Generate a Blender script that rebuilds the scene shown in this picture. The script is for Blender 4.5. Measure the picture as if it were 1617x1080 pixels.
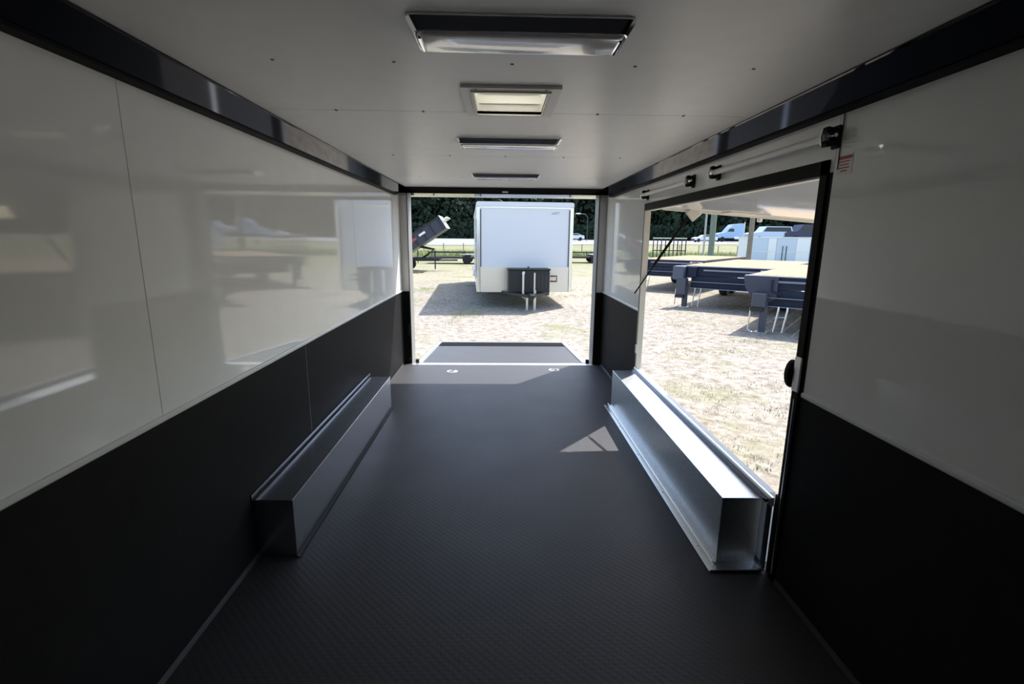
import bpy, bmesh, math, random
from mathutils import Vector, Matrix
random.seed(7)
S = bpy.context.scene
COL = S.collection
for o in list(bpy.data.objects): bpy.data.objects.remove(o)

# ------------------------------------------------------------------ camera, sky, sun, exposure
F_PX, PITCH, YAW, ROLL = 779.4, 0.2058, 0.0270, 0.0101
cam_d = bpy.data.cameras.new('camera'); cam = bpy.data.objects.new('camera', cam_d); COL.objects.link(cam)
cam_d.sensor_fit = 'HORIZONTAL'; cam_d.sensor_width = 36.0; cam_d.lens = F_PX / 1617 * 36.0
cam_d.clip_start = 0.02; cam_d.clip_end = 2000
fw = Vector((math.sin(YAW)*math.cos(PITCH), math.cos(YAW)*math.cos(PITCH), -math.sin(PITCH)))
r0 = Vector((math.cos(YAW), -math.sin(YAW), 0)); u0 = r0.cross(fw)
rt = r0*math.cos(ROLL) + u0*math.sin(ROLL); up = u0*math.cos(ROLL) - r0*math.sin(ROLL)
mw = Matrix(((rt.x, up.x, -fw.x, -0.0493), (rt.y, up.y, -fw.y, 0.0), (rt.z, up.z, -fw.z, 1.5416), (0, 0, 0, 1)))
cam.matrix_world = mw
S.camera = cam

SUN = Vector((0.486, 0.564, 1.0)).normalized()          # from the scene towards the sun
world = bpy.data.worlds.new('world'); S.world = world; world.use_nodes = True
wn = world.node_tree.nodes; wl = world.node_tree.links; wn.clear()
sky = wn.new('ShaderNodeTexSky'); sky.sky_type = 'NISHITA'; sky.sun_disc = False
sky.sun_elevation = math.asin(SUN.z); sky.sun_rotation = math.atan2(SUN.x, SUN.y)
sky.air_density = 1.0; sky.dust_density = 2.0; sky.ozone_density = 1.0
bg = wn.new('ShaderNodeBackground'); bg.inputs['Strength'].default_value = 0.215
wo = wn.new('ShaderNodeOutputWorld')
wl.new(sky.outputs[0], bg.inputs[0]); wl.new(bg.outputs[0], wo.inputs[0])
sun_d = bpy.data.lights.new('sun', 'SUN'); sun_d.energy = 4.5; sun_d.angle = 0.0093; sun_d.color = (1.0, 0.97, 0.93)
sun = bpy.data.objects.new('sun', sun_d); COL.objects.link(sun)
sun.rotation_euler = SUN.to_track_quat('Z', 'Y').to_euler(); sun.location = (10, 12, 25)
S.view_settings.view_transform = 'Standard'; S.view_settings.look = 'None'
S.view_settings.gamma = 1.0; S.view_settings.use_curve_mapping = False
S.view_settings.exposure = 1.2
S.cycles.max_bounces = 14; S.cycles.diffuse_bounces = 9

# ------------------------------------------------------------------ materials
MATS = {}
def mat(name, col, rough=0.5, metal=0.0, spec=0.5, noise=0, nscale=8.0, bump=0, bscale=40.0, coat=0.0, stretch=None, trans=0.0, ior=1.45):
    if name in MATS: return MATS[name]
    m = bpy.data.materials.new(name); m.use_nodes = True
    nt = m.node_tree; b = nt.nodes['Principled BSDF']
    b.inputs['Base Color'].default_value = (*col, 1); b.inputs['Roughness'].default_value = rough
    b.inputs['Metallic'].default_value = metal; b.inputs['Specular IOR Level'].default_value = spec
    b.inputs['Coat Weight'].default_value = coat; b.inputs['Coat Roughness'].default_value = 0.03
    b.inputs['Transmission Weight'].default_value = trans; b.inputs['IOR'].default_value = ior
    tc = None
    def coords(scale):
        nonlocal tc
        if tc is None: tc = nt.nodes.new('ShaderNodeTexCoord')
        mp = nt.nodes.new('ShaderNodeMapping'); nt.links.new(tc.outputs['Object'], mp.inputs[0])
        st = stretch or (1, 1, 1)
        mp.inputs['Scale'].default_value = (scale*st[0], scale*st[1], scale*st[2]); return mp
    if noise:
        mp = coords(nscale); n = nt.nodes.new('ShaderNodeTexNoise'); n.inputs['Detail'].default_value = 5
        nt.links.new(mp.outputs[0], n.inputs[0])
        rp = nt.nodes.new('ShaderNodeValToRGB'); rp.color_ramp.elements[0].position = .3; rp.color_ramp.elements[1].position = .7
        rp.color_ramp.elements[0].color = (*[c*(1-noise) for c in col], 1)
        rp.color_ramp.elements[1].color = (*[min(1, c*(1+noise)) for c in col], 1)
        nt.links.new(n.outputs['Fac'], rp.inputs[0]); nt.links.new(rp.outputs[0], b.inputs['Base Color'])
    if bump:
        mp = coords(bscale); n = nt.nodes.new('ShaderNodeTexNoise'); n.inputs['Detail'].default_value = 3
        nt.links.new(mp.outputs[0], n.inputs[0])
        bp = nt.nodes.new('ShaderNodeBump'); bp.inputs['Strength'].default_value = bump; bp.inputs['Distance'].default_value = .01
        nt.links.new(n.outputs['Fac'], bp.inputs['Height']); nt.links.new(bp.outputs[0], b.inputs['Normal'])
    MATS[name] = m; return m

white_panel = mat('white_gloss_panel', (.88, .89, .875), rough=.04, spec=.55, noise=.015, nscale=1.5)
ceil_white = mat('ceiling_white', (.89, .885, .865), rough=.32, spec=.4, noise=.02, nscale=2, bump=.02, bscale=3)
black_panel = mat('black_satin_panel', (.015, .0148, .015), rough=.6, spec=.06, noise=.1, nscale=4)
black_gloss = mat('black_gloss_trim', (.003, .003, .004), rough=.05, spec=.25)
black_frame = mat('black_frame', (.010, .010, .010), rough=.5, spec=.05)
black_rubber = mat('black_rubber', (.012, .012, .012), rough=.75)
dark_gap = mat('dark_backing', (.03, .03, .03), rough=.8)
white_trim = mat('white_trim', (.72, .73, .72), rough=.25)
alu = mat('brushed_aluminium', (.78, .77, .74), rough=.28, metal=1.0, bump=.05, bscale=30, stretch=(1, .05, 1))
mill = mat('mill_finish_aluminium', (.62, .64, .67), rough=.24, metal=1.0, bump=.04, bscale=8, noise=.05, nscale=3)
galv = mat('galvanised_steel', (.66, .69, .72), rough=.33, metal=1.0, noise=.12, nscale=14, bump=.03, bscale=10)
chrome = mat('chrome', (.82, .82, .84), rough=.05, metal=1.0)
steel = mat('zinc_steel', (.62, .62, .60), rough=.35, metal=1.0)
cream_paint = mat('cream_paint', (.74, .70, .62), rough=.4)
cream_plastic = mat('cream_plastic', (.76, .74, .66), rough=.45)
wall_ext = mat('trailer_skin', (.6, .6, .6), rough=.4)
red_paint = mat('red_print', (.45, .06, .06), rough=.5)
label_paper = mat('label_paper', (.80, .78, .76), rough=.5)

def floor_mat():
    m = bpy.data.materials.new('black_coin_rubber'); m.use_nodes = True; nt = m.node_tree; b = nt.nodes['Principled BSDF']
    b.inputs['Base Color'].default_value = (.029, .029, .032, 1); b.inputs['Roughness'].default_value = .5
    b.inputs['Specular IOR Level'].default_value = .34
    b.inputs['Sheen Weight'].default_value = .05; b.inputs['Sheen Roughness'].default_value = .5; b.inputs['Sheen Tint'].default_value = (.9, .93, 1, 1)
    tc = nt.nodes.new('ShaderNodeTexCoord'); mp = nt.nodes.new('ShaderNodeMapping'); nt.links.new(tc.outputs['Object'], mp.inputs[0])
    mp.inputs['Rotation'].default_value = (0, 0, math.radians(45)); mp.inputs['Scale'].default_value = (38, 38, 38)
    v = nt.nodes.new('ShaderNodeTexVoronoi'); v.inputs['Randomness'].default_value = 0.0; v.inputs['Scale'].default_value = 1
    nt.links.new(mp.outputs[0], v.inputs[0])
    rp = nt.nodes.new('ShaderNodeValToRGB'); rp.color_ramp.elements[0].position = .28; rp.color_ramp.elements[0].color = (1, 1, 1, 1)
    rp.color_ramp.elements[1].position = .40; rp.color_ramp.elements[1].color = (0, 0, 0, 1)
    nt.links.new(v.outputs['Distance'], rp.inputs[0])
    bp = nt.nodes.new('ShaderNodeBump'); bp.inputs['Strength'].default_value = .2; bp.inputs['Distance'].default_value = .002
    nt.links.new(rp.outputs[0], bp.inputs['Height']); nt.links.new(bp.outputs[0], b.inputs['Normal'])
    n = nt.nodes.new('ShaderNodeTexNoise'); n.inputs['Scale'].default_value = 2.5; n.inputs['Detail'].default_value = 6
    nt.links.new(tc.outputs['Object'], n.inputs[0])
    mr = nt.nodes.new('ShaderNodeMapRange'); mr.inputs['To Min'].default_value = .46; mr.inputs['To Max'].default_value = .58
    nt.links.new(n.outputs['Fac'], mr.inputs[0]); nt.links.new(mr.outputs[0], b.inputs['Roughness'])
    return m
floor_rubber = floor_mat()

def ramp_nodes(nt, src, stops):
    rp = nt.nodes.new('ShaderNodeValToRGB'); e = rp.color_ramp.elements
    while len(e) < len(stops): e.new(.5)
    for i, (p, c) in enumerate(stops): e[i].position = p; e[i].color = (*c, 1)
    nt.links.new(src, rp.inputs[0]); return rp

def ground_mat():
    m = bpy.data.materials.new('dry_straw_ground'); m.use_nodes = True; nt = m.node_tree; b = nt.nodes['Principled BSDF']
    b.inputs['Roughness'].default_value = .95; b.inputs['Specular IOR Level'].default_value = .1
    tc = nt.nodes.new('ShaderNodeTexCoord')
    def noise(s, d, r=.55):
        n = nt.nodes.new('ShaderNodeTexNoise'); n.inputs['Scale'].default_value = s; n.inputs['Detail'].default_value = d
        n.inputs['Roughness'].default_value = r; nt.links.new(tc.outputs['Object'], n.inputs[0]); return n
    fine = ramp_nodes(nt, noise(6.5, 9, .75).outputs['Fac'], [(.28, (.060, .047, .036)), (.44, (.225, .198, .166)), (.62, (.350, .322, .284))])
    green = ramp_nodes(nt, noise(14, 6, .7).outputs['Fac'], [(.35, (.10, .115, .05)), (.65, (.235, .235, .115))])
    patch = ramp_nodes(nt, noise(.55, 7, .65).outputs['Fac'], [(.53, (0, 0, 0)), (.68, (1, 1, 1))])
    # the grass grows greener away from the parking rows
    sep = nt.nodes.new('ShaderNodeSeparateXYZ'); nt.links.new(tc.outputs['Object'], sep.inputs[0])
    mr = nt.nodes.new('ShaderNodeMapRange'); mr.inputs['From Min'].default_value = 14; mr.inputs['From Max'].default_value = 42
    mr.inputs['To Min'].default_value = .05; mr.inputs['To Max'].default_value = .8; nt.links.new(sep.outputs['Y'], mr.inputs[0])
    ad = nt.nodes.new('ShaderNodeMath'); ad.operation = 'MULTIPLY_ADD'; ad.use_clamp = True; ad.inputs[1].default_value = .75
    nt.links.new(patch.outputs[0], ad.inputs[0]); nt.links.new(mr.outputs[0], ad.inputs[2])
    mx = nt.nodes.new('ShaderNodeMix'); mx.data_type = 'RGBA'
    nt.links.new(ad.outputs[0], mx.inputs[0]); nt.links.new(fine.outputs[0], mx.inputs[6]); nt.links.new(green.outputs[0], mx.inputs[7])
    nt.links.new(mx.outputs[2], b.inputs['Base Color'])
    bp = nt.nodes.new('ShaderNodeBump'); bp.inputs['Strength'].default_value = .7; bp.inputs['Distance'].default_value = .05
    nt.links.new(noise(9, 8, .7).outputs['Fac'], bp.inputs['Height']); nt.links.new(bp.outputs[0], b.inputs['Normal'])
    return m
ground_m = ground_mat()

# ------------------------------------------------------------------ mesh helpers
class MB:
    def __init__(self): self.bm = bmesh.new()
    def box(self, x0, x1, y0, y1, z0, z1, bev=0, seg=1, rot=None, piv=None):
        b2 = bmesh.new(); bmesh.ops.create_cube(b2, size=1)
        for v in b2.verts:
            v.co = Vector(((x0+x1)/2+v.co.x*(x1-x0), (y0+y1)/2+v.co.y*(y1-y0), (z0+z1)/2+v.co.z*(z1-z0)))
        if bev: bmesh.ops.bevel(b2, geom=b2.edges[:], offset=bev, segments=seg, affect='EDGES', profile=.5)
        if rot is not None: bmesh.ops.rotate(b2, verts=b2.verts, cent=Vector(piv or ((x0+x1)/2, (y0+y1)/2, (z0+z1)/2)), matrix=rot)
        self._join(b2); return self
    def _join(self, b2):
        me = bpy.data.meshes.new('t'); b2.to_mesh(me); b2.free(); self.bm.from_mesh(me); bpy.data.meshes.remove(me)
    def prism(self, pts, axis, a, b):
        """closed 2-D outline extruded along an axis; pts are the other two coordinates in order"""
        def P(p, t):
            if axis == 'x': return (t, p[0], p[1])
            if axis == 'y': return (p[0], t, p[1])
            return (p[0], p[1], t)
        b2 = bmesh.new()
        v0 = [b2.verts.new(P(p, a)) for p in pts]; v1 = [b2.verts.new(P(p, b)) for p in pts]
        n = len(pts); b2.faces.new(v0); b2.faces.new(v1[::-1])
        for i in range(n): b2.faces.new((v0[i], v1[i], v1[(i+1) % n], v0[(i+1) % n]))
        bmesh.ops.recalc_face_normals(b2, faces=b2.faces); self._join(b2); return self
    def tube(self, pts, r, n=8, caps=True):
        b2 = bmesh.new(); rings = []
        pts = [Vector(p) for p in pts]; rr = r if isinstance(r, (list, tuple)) else [r]*len(pts)
        for i, p in enumerate(pts):
            d = (pts[min(i+1, len(pts)-1)] - pts[max(i-1, 0)]).normalized()
            a = d.orthogonal().normalized() if i == 0 else (a - d*a.dot(d)).normalized()
            c = d.cross(a)
            rings.append([b2.verts.new(p + (a*math.cos(t)+c*math.sin(t))*rr[i]) for t in [2*math.pi*k/n for k in range(n)]])
        for i in range(len(rings)-1):
            for k in range(n): b2.faces.new((rings[i][k], rings[i][(k+1) % n], rings[i+1][(k+1) % n], rings[i+1][k]))
        if caps: b2.faces.new(rings[0][::-1]); b2.faces.new(rings[-1])
        bmesh.ops.recalc_face_normals(b2, faces=b2.faces); self._join(b2); return self
    def lathe(self, prof, axis, c, n=20):
        """profile (radius, height) turned about an axis through c"""
        b2 = bmesh.new(); c = Vector(c); rings = []
        for r, h in prof:
            ring = []
            for k in range(n):
                t = 2*math.pi*k/n; q = (r*math.cos(t), r*math.sin(t))
                off = {'x': (h, q[0], q[1]), 'y': (q[0], h, q[1]), 'z': (q[0], q[1], h)}[axis]
                ring.append(b2.verts.new(c + Vector(off)))
            rings.append(ring)
        for i in range(len(rings)-1):
            for k in range(n): b2.faces.new((rings[i][k], rings[i][(k+1) % n], rings[i+1][(k+1) % n], rings[i+1][k]))
        b2.faces.new(rings[0]); b2.faces.new(rings[-1][::-1])
        bmesh.ops.recalc_face_normals(b2, faces=b2.faces); self._join(b2); return self
    def quadmesh(self, verts, faces):
        vs = [self.bm.verts.new(v) for v in verts]
        for f in faces: self.bm.faces.new([vs[i] for i in f])
        return self
    def build(self, name, m, parent=None, smooth=False):
        me = bpy.data.meshes.new(name); self.bm.to_mesh(me); self.bm.free()
        me.materials.append(m)
        if smooth:
            for p in me.polygons: p.use_smooth = True
            try: me.set_sharp_from_angle(angle=math.radians(40))
            except Exception: pass
        o = bpy.data.objects.new(name, me); COL.objects.link(o)
        if parent: o.parent = parent
        return o
def tag(o, label=None, cat=None, group=None, kind=None):
    if label: o['label'] = label
    if cat: o['category'] = cat
    if group: o['group'] = group
    if kind: o['kind'] = kind
    return o
def thing(name, label, cat, loc=(0, 0, 0), rz=0, group=None):
    o = bpy.data.objects.new(name, None); COL.objects.link(o); o.location = loc; o.rotation_euler = (0, 0, rz)
    o.empty_display_size = .1
    return tag(o, label, cat, group)
def struct(name, mb, m, label=None, smooth=False):
    return tag(mb.build(name, m, smooth=smooth), label, kind='structure')
def copy_tree(o, parent=None):
    c = o.copy(); COL.objects.link(c); c.parent = parent
    for ch in o.children: copy_tree(ch, c)
    return c

# ------------------------------------------------------------------ the trailer shell
XW, ZB, ZC, ZH, EI = 1.23, 0.905, 2.016, 2.101, 0.127
Y0, Y1 = -1.0, 6.05                       # front wall, rear posts
GZ = -0.29                                # ground level outside
floor = struct('floor', MB().box(-XW-.05, XW+.05, Y0-.05, 5.955, -.09, 0), floor_rubber, 'black textured rubber floor of the trailer')
sill = MB().box(-XW, XW, 5.955, 6.06, -.09, .004, bev=.003).build('threshold_strip', alu, floor)
MB().box(-XW-.05, XW+.05, 6.06, 6.08, -.16, -.012).build('rear_bumper_plate', alu, floor)
for nm, sx in (('baseboard_left', -1), ('baseboard_right', 1)):
    mb = MB()
    spans = [(Y0, 5.95)] if sx < 0 else [(Y0, 1.97), (4.47, 5.95)]
    for a, b in spans:
        mb.prism([(sx*(XW-.0005), .0), (sx*(XW-.0005), .022), (sx*(XW-.004), .022), (sx*(XW-.012), .004), (sx*(XW-.012), 0)], 'y', a, b)
    struct(nm, mb, mat('grey_trim', (.05, .05, .05), rough=.5, spec=.2), 'thin dark cove strip where the floor meets the wall')

# left wall
wl_ = struct('wall_left', MB().box(-XW-.06, -XW-.003, Y0-.06, Y1+.02, -.12, ZH+.02), dark_gap, 'left trailer wall with white panels over black panels')
def panel(parent, name, m, side, y0, y1, z0, z1):
    g = .0015
    xa, xb = (-XW-.003, -XW) if side < 0 else (XW, XW+.003)
    return MB().box(xa, xb, y0+g, y1-g, z0, z1).build(name, m, parent)
for a, b in ((Y0, 1.677), (1.677, 4.144), (4.144, Y1)): panel(wl_, 'white_wall_panel', white_panel, -1, a, b, ZB, ZC+.02)
for a, b in ((Y0, .535), (.535, 2.973), (2.973, 5.41), (5.41, Y1)): panel(wl_, 'black_wall_panel', black_panel, -1, a, b, .0, ZB)
MB().box(-XW-.002, -XW+.0007, 2.971, 2.975, .0, ZB-.004).build('joint_bead', mat('joint_grey', (.16, .15, .13), rough=.5), wl_)
# right wall around the side opening
DY0, DY1, DZ1 = 2.02, 4.425, 1.795
mb = MB().box(XW+.003, XW+.038, Y0-.06, DY0-.01, -.12, ZH+.02)
mb.box(XW+.003, XW+.038, DY1+.01, Y1+.02, -.12, ZH+.02).box(XW+.003, XW+.038, DY0-.01, DY1+.01, DZ1+.01, ZH+.02)
mb.box(XW+.003, XW+.038, DY0-.01, DY1+.01, -.12, -.005)
wr_ = struct('wall_right', mb, dark_gap, 'right trailer wall with a raised side door opening')
panel(wr_, 'white_wall_panel', white_panel, 1, Y0, 1.955, ZB, ZC+.02)
panel(wr_, 'white_wall_panel', white_panel, 1, 4.425, Y1, ZB, ZC+.02)
panel(wr_, 'white_wall_panel', white_panel, 1, 1.955, 4.425, DZ1+.01, ZC+.02)
panel(wr_, 'black_wall_panel', black_panel, 1, Y0, 1.98, .0, ZB)
panel(wr_, 'black_wall_panel', black_panel, 1, 4.425, Y1, .0, ZB)
# front wall behind the viewer
wf_ = struct('wall_front', MB().box(-XW-.06, XW+.06, Y0-.06, Y0-.003, -.12, ZH+.02), dark_gap, 'front wall of the trailer behind the viewer')
for a, b in ((-XW, 0), (0, XW)):
    MB().box(a+.001, b-.001, Y0-.003, Y0, ZB, ZH).build('white_wall_panel', white_panel, wf_)
    MB().box(a+.001, b-.001, Y0-.003, Y0, 0, ZB).build('black_wall_panel', black_panel, wf_)
# strips between the white and the black panels
n = 1
for sx, spans in ((-1, [(Y0, Y1)]), (1, [(Y0, 1.955), (4.44, Y1)])):
    mb = MB()
    for a, b in spans:
        mb.prism([(sx*(XW+.001), ZB-.004), (sx*(XW-.006), ZB-.004), (sx*(XW-.009), ZB+.001), (sx*(XW-.009), ZB+.011), (sx*(XW-.006), ZB+.016), (sx*(XW+.001), ZB+.018)], 'y', a, b)
    struct('trim_%d' % n, mb, white_trim, 'white joint strip along the %s wall between white and black panels' % ('left' if sx < 0 else 'right')); n += 1
# ceiling
VX0, VX1, VY0, VY1 = -.150, .135, 2.035, 2.375      # vent hole
ceil = struct('ceiling', MB().box(-XW-.06, VX0-.02, Y0-.06, Y1+.02, ZH+.004, ZH+.06).box(VX1+.02, XW+.06, Y0-.06, Y1+.02, ZH+.004, ZH+.06)
              .box(VX0-.02, VX1+.02, Y0-.06, VY0-.02, ZH+.004, ZH+.06).box(VX0-.02, VX1+.02, VY1+.02, Y1+.02, ZH+.004, ZH+.06), dark_gap,
              'white panelled ceiling of the trailer')
cx = XW-EI+.02
def cpanel(boxes):
    mb = MB()
    for b in boxes: mb.box(*b, ZH, ZH+.0035)
    return mb.build('ceiling_panel', ceil_white, ceil)
g = .0022
cpanel([(-cx, cx, Y0, -.02-g)]); cpanel([(-cx, cx, -.02+g, 1.19-g)])
cpanel([(-cx, VX0-.02, 1.19+g, 2.402-g), (VX1+.02, cx, 1.19+g, 2.402-g), (VX0-.02, VX1+.02, 1.19+g, VY0-.02), (VX0-.02, VX1+.02, VY1+.02, 2.402-g)])
for a, b in ((2.402, 3.613), (3.613, 4.825), (4.825, 5.76)): cpanel([(-cx, cx, a+g, b-g)])
proto = None
for y in (-.6, .58, 1.765, 2.395, 2.409, 3.606, 3.62, 4.82):
    for x in (-.785, -.395, -.01, .395, .79):
        if VX0-.06 < x < VX1+.06 and VY0-.1 < y < VY1+.1: continue
        if proto is None:
            proto = MB().lathe([(.0001, -.0030), (.0035, -.0026), (.0060, -.0010), (.0064, 0)], 'z', (0, 0, 0), 10).build('screw', mat('screw_zinc', (.16, .16, .16), rough=.4, metal=1), ceil); s = proto
        else:
            s = proto.copy(); COL.objects.link(s)
        s.location = (x, y, ZH)
# glossy black coves
for sx in (-1, 1):
    def P(q, h): return (sx*q, h)
    prof = [(XW, ZC-.003), (XW-.040, ZC-.001), (XW-.045, ZC+.003), (XW-.044, ZC+.006), (XW-.115, ZH-.006),
            (XW-.119, ZH-.008), (XW-.126, ZH-.005), (XW-EI, ZH-.0005), (XW, ZH-.0005)]
    lip = [(XW-.0005, ZC-.006), (XW-.041, ZC-.004), (XW-.048, ZC+.002), (XW-.047, ZC+.006), (XW-.041, ZC-.0012), (XW-.0005, ZC-.0032)]
    o = struct('trim_%d' % n, MB().prism([P(*q) for q in prof], 'y', Y0, 5.76), black_gloss,
               'glossy black cove along the top of the %s wall' % ('left' if sx < 0 else 'right')); n += 1
    MB().prism([P(*q) for q in lip], 'y', Y0, 5.756).build('cove_lip', black_frame, o)
# rear frame: header, posts
o = struct('trim_%d' % n, MB().box(-XW, XW, 5.757, 6.06, 2.031, ZH+.003, bev=.006, seg=2), black_gloss, 'black header beam over the rear opening'); n += 1
MB().box(-XW-.06, XW+.06, 6.06, 6.30, 2.034, ZH+.06).build('outer_header', alu, o)
MB().box(-.02, .045, 5.750, 5.757, 2.046, 2.062, bev=.002).build('header_light', cream_plastic, o)
for sx in (-1, 1):
    x0, x1 = sorted((sx*1.137, sx*(XW+.06)))
    o = struct('trim_%d' % n, MB().box(x0, x1, Y1+.003, 6.30, -.12, 2.034), mat('grey_frame', (.22, .22, .21), rough=.5), '%s rear door post' % ('left' if sx < 0 else 'right')); n += 1
    xa, xb = sorted((sx*1.146, sx*(XW-.0005)))
    MB().box(xa, xb, Y1, Y1+.003, ZB, 2.030).build('white_post_panel', mat('post_grey', (.78, .77, .74), rough=.4), o)
    MB().box(xa, xb, Y1, Y1+.003, .004, ZB).build('black_post_panel', black_panel, o)
    MB().box(sx*1.137-.004, sx*1.137+.004, Y1-.012, Y1+.002, .004, 2.03).build('post_edge', black_frame if sx > 0 else mat('grey_edge', (.16, .16, .16), rough=.4), o)
    if sx < 0:
        MB().box(-1.180, -1.150, Y1-.022, Y1, .36, .50, bev=.004).build('switch_box', black_rubber, o)
    MB().box(sx*1.165-.012, sx*1.165+.012, Y1-.02, Y1, .055, .085, bev=.004).build('rubber_stop', black_rubber, o)
# frame of the side opening
mb = MB().box(XW-.010, XW+.040, 1.977, DY0, 0.0, DZ1+.058).box(XW-.010, XW+.004, 1.977, 4.445, DZ1+.002, DZ1+.058)
o = struct('trim_%d' % n, mb, black_frame, 'black frame around the side door opening'); n += 1
MB().box(XW-.004, XW+.042, DY0, DY0+.006, .02, DZ1).build('jamb_edge', cream_paint, o)
MB().box(XW-.012, XW-.006, 1.992, 1.998, .03, .88).build('frame_bead', alu, o)
MB().box(XW-.006, XW+.042, 4.415, 4.440, .02, DZ1).build('far_jamb', cream_paint, o)
MB().box(XW-.009, XW-.002, 4.440, 4.452, .02, DZ1+.02).build('far_frame', mat('grey_edge', (.16, .16, .16)), o)
MB().box(XW+.004, XW+.042, DY0+.006, 4.415, DZ1-.004, DZ1+.010).build('head_jamb', cream_paint, o)
MB().box(XW+.012, XW+.042, 2.125, 4.42, -.005, .372).build('lower_filler', wall_ext, o)
MB().box(XW, XW+.040, DY0-.001, 2.056, .0, .40).build('lower_jamb', black_frame, o)
for y in (4.418,):
    MB().box(XW-.02, XW-.004, y-.012, y+.014, .52, .60, bev=.003).build('jamb_catch', steel, o)
MB().box(XW-.016, XW-.008, 1.972, 2.018, ZB+.01, ZB+.16, bev=.002).build('strike_plate', alu, o)
MB().lathe([(.0, -.016), (.022, -.016), (.036, -.010), (.040, 0), (.040, .016), (.034, .022), (.0, .024)], 'y', (0, 0, 0), 18).build('latch_knob', black_rubber, o, smooth=True)
lk = o.children[-1]
lk = [c for c in o.children if c.name.startswith('latch_knob')][0]
lk.location = (XW-.004, 2.040, ZB+.075); lk.scale = (.75, .8, 1.55)

# ------------------------------------------------------------------ side door swung up outside
PA = -0.072
d1 = thing('door_1', 'white side door of the trailer swung up and open outside', None, (XW+.040, 0, 1.832)); d1['kind'] = 'structure'
d1.rotation_euler = (0, -PA, 0)
dw = 1.62
MB().box(.0, dw, 2.03, 4.43, .0, .038).build('door_skin', wall_ext, d1)
MB().box(.10, dw-.03, 2.06, 4.39, -.006, -.0).build('inner_panel', white_panel, d1)
MB().box(.0, .075, 2.03, 4.43, -.016, 0).build('hinge_rail', cream_paint, d1)
MB().box(.078, .098, 2.05, 4.41, -.010, 0).build('seal', black_rubber, d1)
MB().box(.10, dw, 4.385, 4.43, -.022, 0, bev=.004).build('edge_rail', cream_paint, d1)
MB().box(.10, dw, 2.03, 2.06, -.022, 0, bev=.004).build('edge_rail', cream_paint, d1)
MB().box(dw-.03, dw, 2.03, 4.43, -.022, 0, bev=.004).build('edge_rail', cream_paint, d1)
p = MB().lathe([(.0, -.02), (.058, -.02), (.070, -.012), (.070, 0), (0, 0)], 'y', (0, 0, 0), 4).build('strut_plate', cream_paint, d1)
p.location = (.362, 4.372, -.034)
MB().box(.955, .99, 4.392, 4.43, -.055, -.01, bev=.006).build('latch_bolt', steel, d1)
MB().box(.60, .94, 4.18, 4.36, -.016, -.006, bev=.003).build('latch_channel', cream_paint, d1)
MB().tube([(.335, 4.405, -.06), (.09, 4.405, -.505)], .012, 8).build('gas_strut', black_frame, d1)
MB().tube([(.10, 4.405, -.49), (-.050, 4.398, -.765)], .006, 8).build('strut_rod', black_frame, d1)

# ------------------------------------------------------------------ ramp door laid out behind
r = thing('door_2', 'rear ramp door lowered to the ground behind the opening', None, (0, 6.085, -.012)); r['kind'] = 'structure'
RL = 2.30; sl = math.atan2(-.198, RL); r.rotation_euler = (sl, 0, 0)
MB().box(-1.02, 1.02, .03, RL, -.055, -.004).build('ramp_deck', floor_rubber, r)
MB().box(-1.02, 1.02, 1.78, 2.20, -.004, .004).build('rubber_flap', mat('matt_black_rubber', (.004, .004, .004), rough=.9, spec=.1), r)
MB().box(-1.05, 1.05, 2.20, RL+.02, -.055, .012, bev=.005).build('end_bar', alu, r)
for s in (-1, 1):
    xa, xb = sorted((s*1.02, s*1.09))
    MB().box(xa, xb, .03, RL+.02, -.06, .012, bev=.005).build('side_rail', alu, r)
    xa, xb = sorted((s*1.06, s*1.10))
    MB().box(xa, xb, -.005, .035, .0, .055, bev=.006).build('rubber_stop', black_rubber, r)
MB().tube([(-1.1, 0, -.01), (1.1, 0, -.01)], .012, 8).build('hinge_pin', steel, r)

# ------------------------------------------------------------------ wheel well covers
t = thing('wheel_well_cover', 'dark reflective metal wheel box along the black left wall', 'wheel cover', (-XW, 2.19, 0), group='wheel well covers')
L = 2.165
MB().box(.001, .193, 0, L, .0, .304, bev=.002).build('box', mill, t)
MB().box(.0015, .006, -.01, L+.03, .3045, .334).build('wall_flange', mat('dark_flange', (.13, .135, .16), rough=.35, metal=1), t)
MB().box(.006, .016, -.005, L+.02, .3045, .308).build('gutter', black_rubber, t)
MB().prism([(.1935, .0), (.1935, .012), (.197, .012), (.203, .004), (.214, .003), (.214, 0)], 'y', -.01, L+.02).build('floor_flange', black_rubber, t)
MB().tube([(.1925, 0, .3035), (.1925, L, .3035)], .0022, 6).build('edge_bead', alu, t)
t = thing('wheel_well_cover', 'bright galvanised metal wheel box below the open side door', 'wheel cover', (0.955, 2.05, 0), group='wheel well covers')
L = 2.40
MB().box(.062, .252, .07, L, .0, .346, bev=.002).build('box', galv, t)
MB().box(.0, .255, .0, L, .0015, .006, bev=.001).build('floor_flange', alu, t)
MB().box(.0, .262, -.008, .012, .0065, .016, bev=.002).build('front_angle', alu, t)
MB().prism([(.062, .006), (.050, .012), (.035, .024), (.032, .022), (.045, .0065)], 'y', .05, L).build('side_angle', alu, t)
MB().box(.246, .256, .03, L, .3465, .362).build('top_gutter', mat('dark_flange', (.25, .26, .30)), t)
MB().box(.257, .2725, .0, L-.01, .34, .385, bev=.003).build('top_lip', alu, t)
MB().box(.256, .264, .0, .030, .0165, .34).build('end_angle', mat('dark_flange', (.25, .26, .30)), t)
for y in (.2, .75, 1.3, 1.85): MB().lathe([(.006, .006), (.0055, .0085), (.003, .0095)], 'z', (.022, y, 0), 8).build('rivet', alu, t)

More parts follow.
